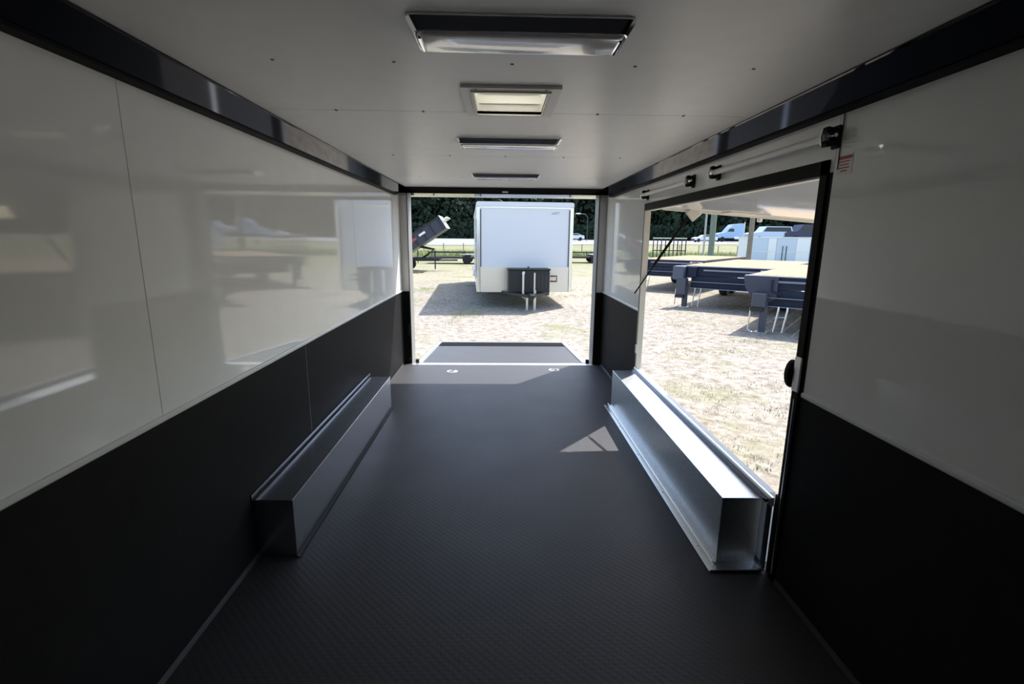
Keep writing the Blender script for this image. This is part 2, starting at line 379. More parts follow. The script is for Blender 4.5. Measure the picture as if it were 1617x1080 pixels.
# ------------------------------------------------------------------ ceiling lights
lens_m = mat('ribbed_clear_lens', (.88, .86, .82), rough=.10, spec=.9, ior=1.6, coat=1.0, bump=.05, bscale=120, stretch=(1, .02, 1))
def make_light():
    t = thing('ceiling_light', '', 'light', group='chrome ceiling lights')
    W2, D2 = .300, .108
    def ring(w, d, z, r):
        pts = []
        for cx_, cy_, a0 in ((w-r, d-r, 0), (-w+r, d-r, 90), (-w+r, -d+r, 180), (w-r, -d+r, 270)):
            for k in range(4):
                a = math.radians(a0+30*k); pts.append((cx_+r*math.cos(a), cy_+r*math.sin(a), z))
        return pts
    def loft(rings, capend=True):
        mb = MB(); vs = []; fs = []
        for rg in rings: vs += rg
        m_ = len(rings[0])
        for i in range(len(rings)-1):
            for k in range(m_): fs.append((i*m_+k, i*m_+(k+1) % m_, (i+1)*m_+(k+1) % m_, (i+1)*m_+k))
        if capend: fs.append(tuple((len(rings)-1)*m_+k for k in range(m_)))
        mb.quadmesh(vs, fs); bmesh.ops.recalc_face_normals(mb.bm, faces=mb.bm.faces); return mb
    loft([ring(W2, D2, 0, .025), ring(W2, D2, -.006, .025), ring(W2-.016, D2-.030, -.030, .022), ring(W2-.019, D2-.034, -.031, .02),
          ring(W2-.021, D2-.036, -.029, .02), ring(W2-.022, D2-.037, -.012, .02)], True).build('bezel', chrome, t)
    loft([ring(W2-.023, D2-.038, -.013, .02), ring(W2-.024, D2-.039, -.030, .02), ring(W2-.028, D2-.043, -.035, .018), ring(W2-.034, D2-.050, -.037, .015)], True).build('lens', lens_m, t, smooth=True)
    for s in (-1, 1):
        MB().box(s*(W2-.030)-.006, s*(W2-.030)+.006, -.05, .05, -.040, -.032, bev=.003).build('lens_clip', chrome, t)
    MB().tube([(-.22, 0, -.022), (.22, 0, -.022)], .007, 8).build('tube_lamp', mat('tube_white', (.8, .8, .78), rough=.3), t)
    return t
l0 = make_light()
for i, (y, lab) in enumerate(((1.505, 'nearest chrome ceiling light with a long ribbed clear lens'),
                              (3.06, 'second chrome ceiling light just beyond the cream roof vent'),
                              (4.62, 'farthest small chrome ceiling light near the rear header'))):
    o = l0 if i == 0 else copy_tree(l0)
    o.location = (.005, y, ZH); o['label'] = lab

# ------------------------------------------------------------------ roof vent
t = thing('roof_vent', 'square cream plastic roof vent between the ceiling lights', 'vent', (0, 0, ZH))
mb = MB()
for a in ((VX0-.048, VX1+.048, VY0-.046, VY0), (VX0-.048, VX1+.048, VY1, VY1+.046), (VX0-.048, VX0, VY0, VY1), (VX1, VX1+.048, VY0, VY1)):
    mb.box(*a, -.012, -.0005)
mb.build('flange', mat('vent_white', (.82, .80, .76), rough=.4), t)
mb = MB()
for a in ((VX0-.012, VX1+.012, VY0-.012, VY0), (VX0-.012, VX1+.012, VY1, VY1+.012), (VX0-.012, VX0, VY0, VY1), (VX1, VX1+.012, VY0, VY1)):
    mb.box(*a, -.018, .115)
mb.build('collar', cream_plastic, t)
lid_m = bpy.data.materials.new('translucent_lid'); lid_m.use_nodes = True; nt = lid_m.node_tree; nt.nodes.clear()
tr = nt.nodes.new('ShaderNodeBsdfTranslucent'); tr.inputs[0].default_value = (.84, .83, .77, 1)
df = nt.nodes.new('ShaderNodeBsdfDiffuse'); df.inputs[0].default_value = (.6, .58, .48, 1)
ms = nt.nodes.new('ShaderNodeMixShader'); ms.inputs[0].default_value = .15
ou = nt.nodes.new('ShaderNodeOutputMaterial')
nt.links.new(tr.outputs[0], ms.inputs[1]); nt.links.new(df.outputs[0], ms.inputs[2]); nt.links.new(ms.outputs[0], ou.inputs[0])
MB().prism([(VY0-.02, .110), (VY1+.02, .110), (VY1+.02, .118), ((VY0+VY1)/2, .135), (VY0-.02, .118)], 'x', VX0-.02, VX1+.02).build('lid', lid_m, t)
MB().box(VX0+.01, VX1-.01, VY1-.006, VY1, .030, .036).box(VX0+.01, VX1-.01, VY1-.006, VY1, .070, .075).build('collar_rib', cream_plastic, t)
MB().tube([(VX0, VY0+.06, .09), (VX1, VY0+.06, .09)], .006, 6).build('lift_arm', cream_plastic, t)
for x in (VX0+.01, VX1-.01):
    for y in (VY0-.03, VY1+.03):
        MB().lathe([(.006, 0), (.005, -.003), (.002, -.004)], 'z', (x, y, -.012), 8).build('screw', steel, t)

# ------------------------------------------------------------------ rods clipped above the side opening
def rod(y0, y1, z, label, cord):
    t = thing('clip_rod', label, 'rod', (XW, (y0+y1)/2, z), group='white rods clipped above the side door')
    h = (y1-y0)/2
    MB().tube([(-.038, -h+.03, 0), (-.038, h-.03, 0)], .0155, 10).build('tube', mat('white_rod', (.85, .84, .80), rough=.3), t, smooth=True)
    for s in (-1, 1):
        y = s*(h-.02)
        c = MB().box(-.012, -.0005, y-.022, y+.022, -.042, .042, bev=.004)
        c.prism([(-.010, -.030), (-.050, -.036), (-.056, -.022), (-.050, -.013), (-.028, -.016), (-.022, 0), (-.028, .016), (-.050, .013), (-.056, .022), (-.050, .036), (-.010, .030)], 'y', y-.014, y+.014)
        c = c.build('clamp', black_rubber, t)
        MB().tube([(-.060, y, -.03), (-.066, y, 0), (-.060, y, .03)], .005, 6).build('clasp', chrome, c)
        MB().tube([(-.038, y-s*.008, 0), (-.038, y+s*.045, 0)], .0075, 8).build('rod_tip', chrome, c)
    if cord:
        MB().tube([(-.002, -h-.005, -.12), (-.004, -h-.005, -.02), (-.004, -h-.008, .08)], .002, 5).build('wire', black_rubber, t)
    return t
rod(1.935, 3.0, 1.930, 'long white rod in black clamps above the side door, nearer the viewer', True)
rod(3.34, 4.40, 1.924, 'thin white rod in black clamps above the side door, nearer the rear', False)
# warning sticker
t = thing('warning_sticker', 'small faded red warning sticker beside the side door frame', 'sticker', (XW-.0005, 1.895, 1.825))
MB().box(-.0008, 0, -.042, .042, -.035, .035).build('paper', label_paper, t)
MB().box(-.0014, -.0008, -.038, .038, .018, .030).build('headline', red_paint, t)
for k, w in enumerate((.030, .024, .028, .018)):
    MB().box(-.0014, -.0008, -w, w, .008-k*.011, .012-k*.011).build('text_line', red_paint, t)
# floor tie downs near the sill
for x, y, lab in ((-.60, 5.66, 'recessed steel tie-down ring at the left of the sunlit sill'), (.615, 5.74, 'recessed steel tie-down ring at the right of the sunlit sill')):
    t = thing('tie_down', lab, 'tie-down', (x, y, 0), group='floor tie-downs')
    MB().lathe([(.001, .0005), (.062, .0005), (.066, .003), (.060, .005), (.052, .0025), (.001, .002)], 'z', (0, 0, 0), 20).build('pan', mat('worn_steel', (.38, .38, .38), rough=.5, metal=1), t, smooth=True)
    pts = [(.034*math.cos(a), .034*math.sin(a), .010) for a in [math.pi*2*k/16 for k in range(17)]]
    MB().tube(pts, .005, 6, caps=False).build('ring', steel, t, smooth=True)

# ------------------------------------------------------------------ ground, road, forest
def gz(x, y):
    t = min(1, max(0, (y-56)/54)); s = t*t*(3-2*t)
    return GZ + 1.68*s + .010*max(0, y-110)
vs, fs = [], []
ys = [-30, -10, 0, 5, 10, 15, 20, 25, 30, 35, 40, 45, 50] + [56+3*k for k in range(19)] + [120, 135, 150, 170, 200]
xs = [-120, -80, -50, -30, -20, -12, -6, 0, 6, 12, 20, 30, 45, 60, 80, 110, 150, 200]
for y in ys:
    for x in xs: vs.append((x, y, gz(x, y)))
nx = len(xs)
for j in range(len(ys)-1):
    for i in range(nx-1): fs.append((j*nx+i, j*nx+i+1, (j+1)*nx+i+1, (j+1)*nx+i))
ground = struct('ground', MB().quadmesh(vs, fs), ground_m, 'dry straw ground with green patches outside the trailer', smooth=True)
# pale road climbing the bank
vs, fs = [], []
K = 24
for k in range(K+1):
    x = -110 + 290*k/K; ya = 80 + max(0, x+10)*.20; ya = min(ya, 97)
    for j in range(5):
        y = ya + (114-ya)*j/4; vs.append((x, y, gz(x, y)+.06))
for k in range(K):
    for j in range(4): fs.append((k*5+j, (k+1)*5+j, (k+1)*5+j+1, k*5+j+1))
struct('road', MB().quadmesh(vs, fs), mat('pale_road', (.19, .20, .22), rough=.8, noise=.08, nscale=1), 'pale road crossing in front of the dark forest', smooth=True)

leaf_dark = mat('forest_leaf', (.020, .034, .018), rough=.7, spec=.2, noise=.5, nscale=.7)
bark = mat('bark', (.10, .08, .06), rough=.9)
def make_tree(seed, h, rad):
    rnd = random.Random(seed)
    t = thing('forest_tree', 'dark green tree in the dense forest behind the road', 'tree', group='forest behind the road')
    vs, fs = [], []
    blobs = [(rnd.uniform(-1, 1)*rad*.55, rnd.uniform(-1, 1)*rad*.55, h*(.03+.88*rnd.random()), rad*rnd.uniform(.45, .75)) for _ in range(34)]
    for bx, by, bz, br in blobs:
        for _ in range(52):
            d = Vector((rnd.gauss(0, 1), rnd.gauss(0, 1), rnd.gauss(0, 1))).normalized()
            c = Vector((bx, by, bz)) + d*br*rnd.uniform(.45, 1.05); c.z = max(.3, min(h, c.z))
            a = d.orthogonal().normalized(); b = d.cross(a); ang = rnd.uniform(0, 6.28)
            a, b = a*math.cos(ang)+b*math.sin(ang), b*math.cos(ang)-a*math.sin(ang)
            s = rnd.uniform(.45, .95); tl = d*rnd.uniform(-.25, .25)
            i0 = len(vs); vs += [c-a*s+tl, c-b*s*.6, c+a*s-tl, c+b*s*.6]; fs.append((i0, i0+1, i0+2, i0+3))
    MB().quadmesh(vs, fs).build('crown', leaf_dark, t)
    MB().tube([(0, 0, -.5), (.1, .05, h*.4), (0, 0, h*.8)], [.35, .25, .08], 7).build('trunk', bark, t)
    return t
protos = [make_tree(11, 17, 4.2), make_tree(12, 19, 4.6), make_tree(13, 16, 3.8)]
cnt = 0
for row, (yy, sp) in enumerate(((124, 8.6), (134, 9.0), (144, 9.4), (154, 9.6), (165, 7.0))):
    x = -44 + row*3.4
    while x < 118:
        p = protos[cnt % 3]; o = p if cnt < 3 else copy_tree(p)
        y = yy + random.uniform(-1.5, 1.5); o.location = (x, y, gz(x, y)); o.rotation_euler = (0, 0, random.uniform(0, 6.28))
        o.scale = (1, 1, random.uniform(.9, 1.15)); cnt += 1; x += sp*random.uniform(.94, 1.06)

# undergrowth and leaf litter along the forest edge
rnd = random.Random(21); vs, fs = [], []
for _ in range(26000):
    x = rnd.uniform(-75, 150); y = 118.5 + 3.2*rnd.random() + (30*rnd.random() if rnd.random() < .4 else 0); h = 3.4*rnd.random()**1.2
    c = Vector((x, y, gz(x, y)+h)); d = Vector((rnd.gauss(0, .6), -1, rnd.gauss(0, .6))).normalized()
    a = d.orthogonal().normalized(); b = d.cross(a); q = rnd.uniform(.3, .75); i0 = len(vs)
    vs += [c-a*q, c-b*q*.7, c+a*q, c+b*q*.7]; fs.append((i0, i0+1, i0+2, i0+3))
tag(MB().quadmesh(vs, fs).build('undergrowth', leaf_dark), 'dark low undergrowth along the forest edge', 'bushes', kind='stuff')
vs, fs = [], []
for x in (-120, -60, 0, 60, 120, 200):
    for y in (117, 135, 150, 170, 200): vs.append((x, y, gz(x, y)+.05))
for i in range(5):
    for j in range(4): fs.append((i*5+j, (i+1)*5+j, (i+1)*5+j+1, i*5+j+1))
struct('forest_floor', MB().quadmesh(vs, fs), mat('leaf_litter', (.035, .032, .022), rough=.95, spec=.1, noise=.3, nscale=1), 'dark leaf litter under the forest')
# grass and straw tufts
def tufts(name, n, area, hmin, hmax, m, label, seed, avoid=None):
    rnd = random.Random(seed); vs, fs = [], []
    for _ in range(n):
        x, y = area(rnd)
        if avoid and avoid(x, y): continue
        z = gz(x, y)
        for _b in range(rnd.randint(3, 6)):
            a = rnd.uniform(0, 6.28); h = rnd.uniform(hmin, hmax); lean = rnd.uniform(.2, 1.1)*h; w = .004+.06*h
            bx, by = x+rnd.uniform(-.06, .06), y+rnd.uniform(-.06, .06)
            px, py = -math.sin(a)*w/2, math.cos(a)*w/2
            i0 = len(vs)
            vs += [(bx-px, by-py, z-.005), (bx+px, by+py, z-.005), (bx+math.cos(a)*lean, by+math.sin(a)*lean, z+h)]
            fs.append((i0, i0+1, i0+2))
    o = MB().quadmesh(vs, fs).build(name, m); return tag(o, label, 'grass', kind='stuff')
straw = mat('straw', (.32, .28, .22), rough=.9, noise=.3, nscale=3)
grass = mat('grass_blade', (.17, .20, .06), rough=.8, noise=.35, nscale=2)
def near_area(r):
    if r.random() < .55: return r.uniform(1.6, 8), 2.2 + 12*r.random()**1.3
    return r.uniform(-4, 5), r.uniform(8.6, 22)
noramp = lambda x, y: (-1.2 < x < 1.2 and y < 8.5)
tufts('straw_litter', 9000, near_area, .01, .035, straw, 'dry straw scattered over the dirt outside', 3, noramp)
cl = [(random.uniform(1.8, 6), random.uniform(3, 9)) for _ in range(16)] + [(random.uniform(-3, 4), random.uniform(9, 20)) for _ in range(30)]
def clump(r):
    c = r.choice(cl); return c[0]+r.gauss(0, .22), c[1]+r.gauss(0, .22)
tufts('grass_tufts', 1500, clump, .015, .05, grass, 'small green grass tufts in the dry straw outside', 4, noramp)
def weeds_area(r): return r.uniform(-14, 40), r.uniform(50, 60)
tufts('tall_weeds', 5000, weeds_area, .25, .75, mat('weed', (.22, .26, .10), rough=.8, noise=.4, nscale=.6), 'tall pale green weeds along the far fence', 5)

# ------------------------------------------------------------------ wheels
tyre_m = mat('tyre', (.02, .02, .02), rough=.8)
def wheel(parent, x, y, z, rad, wid, axis='y', rim=None):
    o = MB().lathe([(rad*.55, -wid/2), (rad*.92, -wid/2), (rad, -wid*.32), (rad, wid*.32), (rad*.92, wid/2), (rad*.55, wid/2)], axis, (0, 0, 0), 20).build('tyre', tyre_m, parent, smooth=True)
    o.location = (x, y, z)
    h = MB().lathe([(rad*.08, -wid*.3), (rad*.56, -wid*.42), (rad*.56, wid*.42), (rad*.08, wid*.3)], axis, (0, 0, 0), 16).build('rim', rim or steel, o, smooth=True)
    return o

# ------------------------------------------------------------------ white enclosed trailer facing the ramp
white_paint = mat('white_paint', (.66, .665, .68), rough=.25)
navy = mat('navy_steel', (.020, .026, .046), rough=.6, spec=.2, noise=.15, nscale=3)
black_steel = mat('black_steel', (.015, .015, .016), rough=.5)
diamond = mat('stone_guard', (.70, .66, .58), rough=.34, metal=.85, bump=.25, bscale=40)
t = thing('enclosed_trailer', 'white enclosed cargo trailer with a black tongue box facing the ramp', 'trailer', (.640, 13.5, GZ), rz=math.radians(3.4))
H0, H1, HW, LN = .43, 2.79, 1.285, 8.4
MB().box(-HW, HW, .02, LN, H0, H1-.10, bev=.01).build('body', white_paint, t)
MB().prism([(-HW-.02, H1-.12), (HW+.02, H1-.12), (HW+.02, H1-.03), (HW-.02, H1), (-HW+.02, H1), (-HW-.02, H1-.03)], 'y', -.01, LN+.01).build('roof_cap', white_paint, t)
for s in (-1, 1):
    xa, xb = sorted((s*(HW+.012), s*(HW-.075)))
    MB().box(xa, xb, -.006, .08, H0-.02, H1-.13, bev=.008).build('corner_trim', alu, t)
    xa, xb = sorted((s*(HW-.077), s*(HW-.11)))
    MB().box(xa, xb, .006, .02, H0+.1, H1-.2).build('corner_seal', mat('seal_grey', (.10, .10, .12), rough=.5), t)
    xa, xb = sorted((s*(HW-.082), s*.26))
    MB().box(xa, xb, .004, .02, H0-.02, H0+.66).build('stone_guard', diamond, t)
    xa, xb = sorted((s*(HW+.005), s*(HW+.02)))
    MB().box(xa, xb, .08, LN, H0-.02, H0+.10).build('skirt', alu, t)
    for y in (4.6, 5.5): wheel(t, s*(HW-.12), y, .33, .33, .2, 'x')
    MB().box(*sorted((s*(HW+.003), s*(HW+.10))), 4.15, 5.95, .55, .80, bev=.03).build('fender', alu, t)
MB().box(-.26, .26, .004, .02, H0-.02, H0+.66).build('stone_guard', diamond, t)
MB().box(-HW, HW, .008, .02, H1-.16, H1-.125).build('top_rail', alu, t)
emb = MB()
for k, (a, b, c, d) in enumerate(((.70, .78, 2.50, 2.515), (.76, .84, 2.515, 2.53), (.82, .93, 2.525, 2.54), (.72, .90, 2.485, 2.492))): emb.box(a, b, .012, .0195, c, d)
emb.build('emblem', mat('emblem_grey', (.35, .36, .42), rough=.4), t)
bx = MB().box(-.47, .62, -.46, .0, H0+.02, H0+.60, bev=.012).build('tongue_box', black_steel, t)
MB().box(-.49, .64, -.48, .0, H0+.60, H0+.64, bev=.008).build('box_lid', mat('box_lid', (.025, .024, .02), rough=.5), bx)
for k in range(5): MB().box(.10+k*.10, .15+k*.10, -.466, -.459, H0+.12, H0+.50).build('box_rib', mat('box_rib', (.03, .028, .022)), bx)
MB().lathe([(.03, -.02), (.03, .02), (.01, .03)], 'z', (.07, -.25, H0+.66), 10).build('box_lock', mat('blue_lock', (.05, .08, .2)), bx)
mb = MB().tube([(-.60, 0, H0-.02), (.02, -1.0, H0-.03)], .05, 4).tube([(.66, 0, H0-.02), (.10, -1.0, H0-.03)], .05, 4)
mb.box(-.62, .68, -.04, .05, H0-.10, H0).build('a_frame', black_steel, t)
MB().box(0, .12, -1.30, -.95, H0-.06, H0+.05, bev=.02).build('coupler', black_steel, t)
MB().lathe([(.030, 0), (.030, .60), (.036, .60), (.036, .66), (.02, .68)], 'z', (-.10, -.62, H0-.10), 10).build('jack_tube', steel, t, smooth=True)
MB().lathe([(.026, 0), (.026, .45)], 'z', (.19, -.66, H0+.10), 10).build('jack_tube', steel, t, smooth=True)
MB().lathe([(.06, 0), (.06, .015), (.032, .02), (.032, H0-.10)], 'z', (.0, -.66, 0), 10).build('jack_leg', steel, t, smooth=True)
MB().lathe([(.06, 0), (.06, .015), (.036, .02), (.036, H0+.10)], 'z', (.20, -.66, 0), 10).build('jack_leg', steel, t, smooth=True)
MB().tube([(-.10, -.62, H0-.08), (0, -.66, H0-.16)], .03, 8).build('jack_brace', alu, t)
pts = [(.66, -.30, H0+.30), (.83, -.30, H0+.30), (.83, -.30, H0+.44), (.66, -.30, H0+.44)]
MB().tube(pts, .022, 6).build('side_loop', mat('rust', (.12, .05, .03), rough=.7), t)
for z in (1.15, 1.95):
    MB().box(-HW-.035, -HW-.012, .5, .62, z, z+.14, bev=.01).build('side_lock', steel, t)
    MB().box(-HW-.03, -HW-.012, .10, .16, z-.2, z+.4, bev=.008).build('side_hinge', mat('dark_hinge', (.08, .08, .09)), t)
MB().box(-HW-.05, -HW-.011, 1.0, 1.9, .7, 2.4).build('side_door', white_paint, t)

# ------------------------------------------------------------------ blue deck trailers beyond the side opening
wood = mat('pale_deck_wood', (.25, .172, .098), rough=.8, spec=.2, noise=.18, nscale=6, stretch=(4, .3, 1))
lt_flange = mat('flange_highlight', (.22, .24, .28), rough=.4, metal=.4)
def deck_trailer(loc, rz, label, near):
    t = thing('deck_trailer', label, 'trailer', (*loc, GZ), rz, group='blue deck trailers beyond the side door')
    Wd, Ln, zt = 2.55, 6.2, 1.15
    MB().box(.0, Wd, .0, .07, zt-.26, zt-.02).build('front_channel', navy, t)
    MB().box(-.02, Wd+.02, -.03, .07, zt-.02, zt).build('front_flange', lt_flange, t)
    for x0, x1 in ((0, .07), (Wd-.07, Wd)): MB().box(x0, x1, .07, Ln, zt-.22, zt-.005).build('side_channel', navy, t)
    MB().box(0, Wd, Ln-.08, Ln, zt-.24, zt-.01).build('rear_channel', navy, t)
    nb = 10; bw = (Wd-.14)/nb
    pm = None
    for k in range(nb):
        if pm is None:
            pm = MB().box(0, bw-.004, .0, Ln-.16, 0, .04, bev=.003).build('deck_board', wood, t); b = pm
        else: b = pm.copy(); COL.objects.link(b)
        b.location = (.07+.002+k*bw, .075, zt-.035+random.uniform(0, .004))
    # main frame under the deck, stepped below the channel
    for x in (.35, Wd-.52):
        MB().prism([(.02, zt-.26), (Ln-.3, zt-.26), (Ln-.3, zt-.52), (1.2, zt-.62), (.02, zt-.62)], 'x', x, x+.16).build('main_beam', navy, t)
    MB().box(.30, Wd+.0, -.02, .05, zt-.60, zt-.28).build('lower_channel', navy, t)
    MB().box(.30, Wd+.0, -.10, .06, zt-.44, zt-.425).build('lower_flange', lt_flange, t)
    MB().box(.30, Wd+.0, -.09, .06, zt-.615, zt-.60).build('lower_flange', lt_flange, t)
    MB().box(.62, Wd-.05, -.045, -.02, zt-.13, zt-.09).build('rail_strip', lt_flange, t)
    if near:
        MB().prism([(-.03, zt-.03), (.62, zt-.03), (.62, zt-.44), (.36, zt-.62), (.28, zt-.60), (.02, zt-.26)], 'y', -.06, -.032).build('gusset_plate', mat('gusset_grey', (.045, .05, .07), rough=.5), t)
        MB().tube([(.52, -.09, zt-.06), (.52, -.09, zt-.30), (.70, -.09, zt-.36)], .022, 6).build('hose', navy, t)
    else:
        MB().box(-.14, .16, -.30, .05, zt-.38, zt-.01, bev=.015).build('tongue_head', mat('tongue_blue', (.07, .085, .12), rough=.5), t)
        MB().box(.20, .45, -.12, .0, zt-.30, zt-.02, bev=.01).build('winch_box', navy, t)
    jx = .33 if near else .10
    MB().box(jx-.12, jx+.14, -.30, -.08, zt-.62 if near else zt-.80, zt-.34, bev=.012).build('jack_housing', mat('jack_grey', (.06, .065, .085), rough=.5), t)
    MB().box(jx-.13, jx+.10, -.32, -.07, zt-.70 if near else zt-.88, zt-.62 if near else zt-.80).build('coupler_jaw', black_steel, t)
    MB().box(jx+.04, jx+.16, -.22, -.10, .02, zt-.5).build('jack_leg', mat('jack_grey', (.06, .065, .085)), t)
    MB().box(jx-.02, jx+.22, -.28, -.04, .0, .025).build('foot_pad', steel, t)
    MB().tube([(jx-.13, -.26, zt-.64), (jx-.14, -.26, .06), (jx-.05, -.30, .02)], .016, 6).build('safety_chain', steel, t)
    for k, dx in enumerate((.36, .52)):
        MB().tube([(jx+dx, -.12, zt-.60), (jx+dx, -.14, zt-.68), (jx+dx-.05, -.16, .04)], .018, 6).build('stake_rod', steel, t)
    MB().tube([(jx+.30, -.13, zt-.82), (jx+.50, -.13, zt-.80)], .012, 6).build('cross_rod', steel, t)
    MB().box(Wd-.50, Wd-.06, -.05, -.03, zt-.10, zt-.05).build('marker_strip', mat('marker', (.7, .66, .62), rough=.4), t)
    MB().box(Wd-.42, Wd-.20, -.056, -.05, zt-.09, zt-.06).build('marker_red', red_paint, t)
    for y in (3.9, 4.8):
        for x in (.25, Wd-.25): wheel(t, x, y, .36, .36, .24, 'x')
        MB().tube([(.2, y, .36), (Wd-.2, y, .36)], .05, 8).build('axle', black_steel, t)
    return t
AU = math.atan2(-.62, .78)
deck_trailer((5.08, 10.20), AU, 'nearest blue deck trailer, with a tapered front plate, seen through the side door', True)
deck_trailer((5.10, 13.95), AU, 'middle blue deck trailer with a grey tongue head and wooden deck', False)
deck_trailer((5.15, 18.9), AU, 'farthest blue deck trailer, beside the left jamb of the side opening', False)

# ------------------------------------------------------------------ dump trailer seen at the left of the rear opening
t = thing('dump_trailer', 'dark dump trailer with its bed tipped up, left of the white trailer', 'trailer', (-5.2, 29.0, GZ))
bed = MB().box(0, 3.6, -.95, .95, .0, .07).box(0, 3.6, -.98, -.92, .0, .75).box(0, 3.6, .92, .98, .0, .75).build('bed', mat('bed_navy', (.03, .034, .055), rough=.4), t)
bed.location = (-.80, 0, .42); bed.rotation_euler = (0, -math.radians(33), 0)
for k in range(7): MB().box(.1+k*.55, .17+k*.55, -1.03, -.98, .0, .75).build('side_post', black_steel, bed)
MB().box(0, 3.6, -1.02, -.97, .70, .78).build('top_rail', black_steel, bed)
MB().box(3.56, 3.62, -.98, .98, .0, .80).build('front_panel', white_paint, bed)
MB().box(3.62, 3.95, -.95, .95, .45, .52).build('tarp_shroud', alu, bed)
MB().box(.9, 1.9, -1.034, -1.031, .35, .50).build('side_decal', mat('decal_red', (.35, .06, .07)), bed)
MB().box(2.1, 2.5, -1.034, -1.031, .40, .52).build('side_decal', label_paper, bed)
for y in (-.45, .45): MB().box(-1.9, 1.75, y-.05, y+.05, .55, .72).build('frame_rail', black_steel, t)
MB().tube([(.35, 0, 1.40), (1.4, 0, 1.20), (.7, 0, .66)], .09, 6).build('scissor_lift', black_steel, t)
MB().tube([(-.9, 0, .62), (-.6, 0, 1.5)], .05, 6).build('lift_ram', steel, t)
MB().tube([(1.5, -.45, .1), (1.5, -.45, 1.15)], .04, 6).build('tongue_jack', black_steel, t)
MB().tube([(1.75, .3, .60), (2.7, 0, .60), (1.75, -.3, .60)], .05, 6).build('tongue', black_steel, t)
MB().box(1.4, 1.6, -.55, -.35, .0, .03).build('foot_pad', steel, t)
for x in (-.95, -.15): 
    for y in (-.85, .85): wheel(t, x, y, .36, .36, .22, 'y')
MB().box(-1.45, .35, -.98, -.74, .74, .78, bev=.01).build('fender', black_steel, t)
for (px, py, ln, wd, lab) in ((-5.28, 26.60, 2.05, .24, 'longer tan timber plank on the ground, nearer of the two below the dump trailer'),
                             (-5.10, 26.86, 1.95, .20, 'tan timber plank on the ground, farther of the two below the dump trailer')):
    t = thing('timber_plank', lab, 'plank', (px, py, GZ), group='planks by the dump trailer')
    MB().box(-ln/2, ln/2, -wd/2, wd/2, .0, .055, bev=.006).build('board', wood, t)
    for s_ in (-1, 1): MB().box(s_*ln/2-.006, s_*ln/2+.006, -wd/2, wd/2, .004, .051).build('end_grain', bark, t)

# ------------------------------------------------------------------ black flat utility trailers in the row behind
def utility(loc, label, ln=5.0, crate=False):
    t = thing('utility_trailer', label, 'trailer', (*loc, GZ), group='black flat trailers in the far row')
    for y in (-.9, .9): MB().box(-ln/2, ln/2, y-.05, y+.05, .38, .52).build('side_rail', black_steel, t)
    MB().box(-ln/2, ln/2, -.85, .85, .44, .48).build('deck', mat('grey_deck', (.10, .09, .08), rough=.8), t)
    for x in (-ln/2, 0, ln/2):
        for y in (-.9, .9): MB().box(x-.03, x+.03, y-.03, y+.03, .52, .92).build('stake', black_steel, t)
    for y in (-.9, .9): MB().box(-ln/2, ln/2, y-.025, y+.025, .80, .85).build('top_bar', black_steel, t)
    for x in (.3, 1.15):
        for y in (-1.02, 1.02): wheel(t, x, y, .33, .33, .2, 'y')
    MB().box(-.15, 1.6, -1.14, -.94, .66, .72, bev=.02).build('fender', alu, t)
    MB().tube([(-ln/2, .5, .42), (-ln/2-1.2, 0, .42), (-ln/2, -.5, .42)], .05, 6).build('tongue', black_steel, t)
    MB().tube([(-ln/2-.9, -.15, 0), (-ln/2-.9, -.15, .95)], .035, 6).build('tongue_jack', black_steel, t)
    return t
utility((-2.7, 37.5), 'black flat utility trailer behind the dump trailer, left of the white trailer')
utility((7.2, 40.5), 'black flat utility trailer on the grass right of the white trailer')

# ------------------------------------------------------------------ far fence gate, posts, sheds
t = thing('ramp_gate', 'black upright mesh gate behind the far deck trailer', 'gate', (11.2, 33.0, GZ), rz=math.radians(-6))
for z in (.55, 1.15, 1.95): MB().box(-1.1, 1.1, -.03, .03, z, z+.06).build('gate_rail', black_steel if z < 1.9 else steel, t)
for k in range(9):
    x = -1.05+k*2.1/8; MB().box(x-.03, x+.03, -.025, .025, .0, 1.95).build('gate_bar', black_steel, t)
for (x, y, h, rd, m, lab) in ((12.72, 30.0, 7.5, .165, mat('green_post', (.16, .19, .15), rough=.9, noise=.3, nscale=4), 'thick greenish timber post behind the deck trailers'),
                             (14.05, 28.0, 7.0, .13, mat('brown_post', (.20, .17, .13), rough=.9, noise=.3, nscale=4), 'brown timber post beside the pale storage shed'),
                             (15.55, 38.0, 8.0, .07, mat('grey_pole', (.35, .36, .36), rough=.6), 'thin grey pole left of the green post')):
    t = thing('timber_post', lab, 'post', (x, y, GZ))
    MB().tube([(0, 0, -.2), (.01, 0, h*.5), (.03, 0, h)], [rd*1.08, rd, rd*.92], 10).build('shaft', m, t, smooth=True)
    MB().lathe([(rd*1.35, 0), (rd*1.3, .05), (rd, .09)], 'z', (0, 0, 0), 10).build('base_collar', m, t)
pale_blue = mat('pale_blue_metal', (.52, .60, .70), rough=.4)
wh2 = mat('shed_white', (.78, .79, .80), rough=.4)
sx0 = 19.45
t = thing('storage_shed', 'long pale blue and white metal storage shed behind the deck trailers', 'shed', (sx0, 38.5, GZ), rz=math.radians(-8))
MB().box(0, 9.0, .05, 3.0, .05, 2.10).build('body', wh2, t)
MB().box(-.06, 9.06, -.03, 3.05, 2.10, 2.18).build('roof', wh2, t)
x = 0
for w, m in ((1.25, pale_blue), (.62, wh2), (1.45, pale_blue), (1.0, wh2), (1.3, pale_blue), (.7, wh2), (1.5, pale_blue), (1.1, wh2)):
    MB().box(x+.02, x+w-.02, .0, .05, .08, 2.08).build('wall_panel', m, t); x += w
